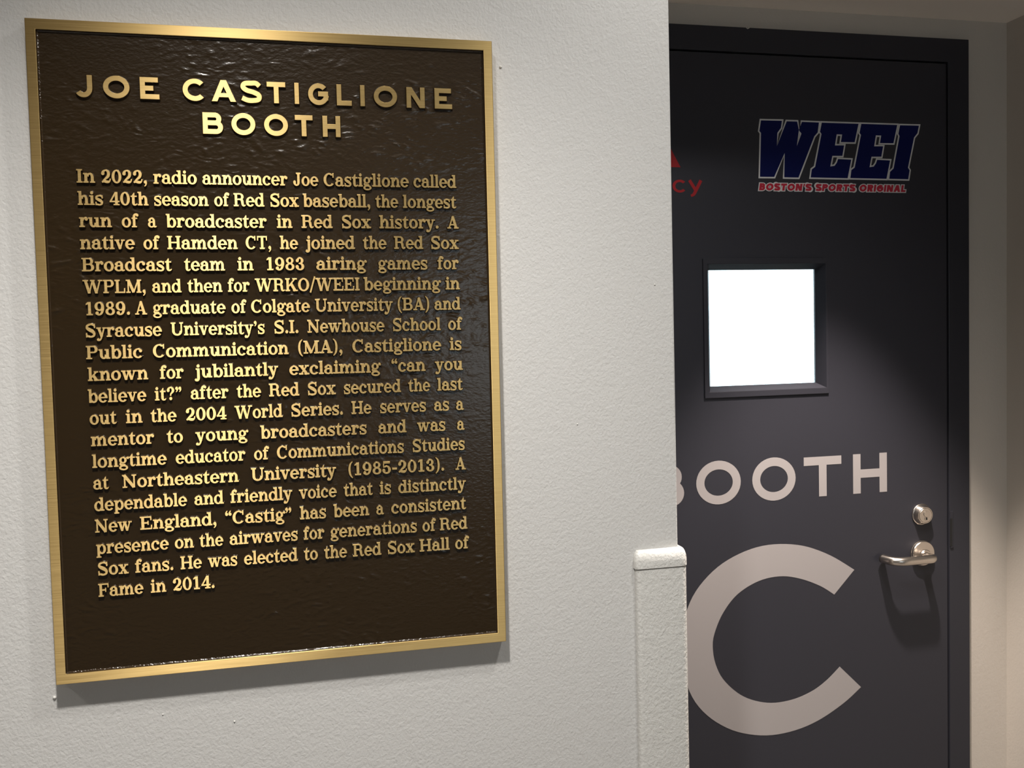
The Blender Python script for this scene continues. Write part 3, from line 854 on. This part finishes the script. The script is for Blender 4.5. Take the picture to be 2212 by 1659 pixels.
for c in tagline:
    if c != ' ':
        el = [[((px + xx) * sx, py) for px, py in q] for q in sans(c, TW[c], 4.2, 14.2)]
        Lr.append((c, el))
        g = 1.7
        Lw += [[((px - g + xx) * sx, py - g) for px, py in q] for q in sans(c, TW[c] + 2 * g, 4.2 + 2 * g, 14.2 + 2 * g)]
    xx += TW[c] + 1.5
tl = decal('tag_line', Lw, .9312, Z(.2949), 'white_vinyl', emb, h=.0002, shear=.16)
props(tl, 'small red capitals edged in white below the navy letters')
for c, el in Lr:
    decal('letter_fill', el, .9312, Z(.2949), 'red_vinyl', tl, h=.0002, lift=.0002, shear=.16)
# the red sponsor mark, half hidden behind the wall
sp = onto(empty('sponsor_emblem', (0, 0, 0), door))
props(sp, 'dark red triangle over lower case letters beside the wall edge')
decal('triangle', [[(716, 337.9), (763.6, 337.9), (739.8, 381)]], 0, ZC, 'red_logo', sp)
decal('emblem_letter', ring(761.2, 301.2, 15.4, 12.6, 6.0, 4.6, 42, 318, 26), 0, ZC, 'red_logo', sp)
decal('emblem_letter', bar(781.8, 313, 796.0, 291.5, 6.4) + stroke([(806.2, 313, 6.4), (796, 294.5, 6.6), (790.5, 285.5, 6.0), (784.5, 282.6, 4.6)], 5), 0, ZC, 'red_logo', sp)

# deadbolt
bolt = onto(lathe('deadbolt', [(.0225, 0), (.0225, -.0028), (.0218, -.0036), (.0208, -.0040), (.0180, -.0140), (.0172, -.0150), (.0158, -.0150), (.0158, -.0130)], 'steel', door, (1.2990, YB - .0002, Z(-.3855))))
core = lathe('cylinder_face', [(.0150, 0), (.0150, -.0020), (.0145, -.0026)], 'steel', bolt, (0, -.0132, 0))
plug = lathe('key_plug', [(.0064, 0), (.0064, -.0010), (.0060, -.0013)], 'steel', core, (.0012, -.0026, .0032))
k = boxes('keyhole', [(-.0010, .0010, -.0008, 0, -.0034, .0022)], 'dark', core, loc=(.0012, -.0039, -.0062))
lathe('key_plug', [(.0050, 0), (.0050, -.0006), (.0046, -.0009)], 'steel', core, (.0018, -.0026, -.0066))

# lever handle
RX, RZ = 1.2990, Z(-.4685)
hd = onto(empty('lever_handle', (RX, YB, RZ), door))
lathe('rose', [(.0268, -.0002), (.0268, -.0032), (.0256, -.0040), (.0262, -.0044), (.0262, -.0084), (.0250, -.0098), (.0085, -.0102), (.0085, -.0090)], 'steel', hd, (0, 0, 0))
def lever():
    r = .0100
    P = [(.0020, -.0100, 0), (.0020, -.0240, 0)]
    cx, cy, R = -.0120, -.0300, .0140
    for k in range(0, 10):
        a = PI / 2 * k / 9
        P.append((cx + R * math.cos(a), cy - R * math.sin(a), 0))
    P += [(-.035, -.0440, 0), (-.060, -.0440, 0)]
    cx, cy, R = -.0660, -.0240, .0200
    for k in range(0, 9):
        a = PI / 2 + (PI / 2 - .25) * k / 8
        P.append((cx + R * 1.45 * math.cos(a), cy - R * math.sin(a), 0))
    P.append((-.0975, -.0110, 0)); P.append((-.0985, -.0065, 0))
    n = len(P)
    rr = [.0085, .0078] + [.0080 + .0012 * min(1, k / 8) for k in range(n - 2)]
    return tube('lever', [(x, y, z - .0035) for x, y, z in P], rr, 'steel', hd)
lever()
lathe('spindle_collar', [(.0125, 0), (.0125, -.0026), (.0112, -.0040)], 'steel', hd, (.0020, -.0102, -.0035))

print('word scale', sorted((round(s, 2), w) for s, w in scales)[:12], sorted((round(s, 2), w) for s, w in scales)[-12:], sum(s for s, w in scales) / len(scales))
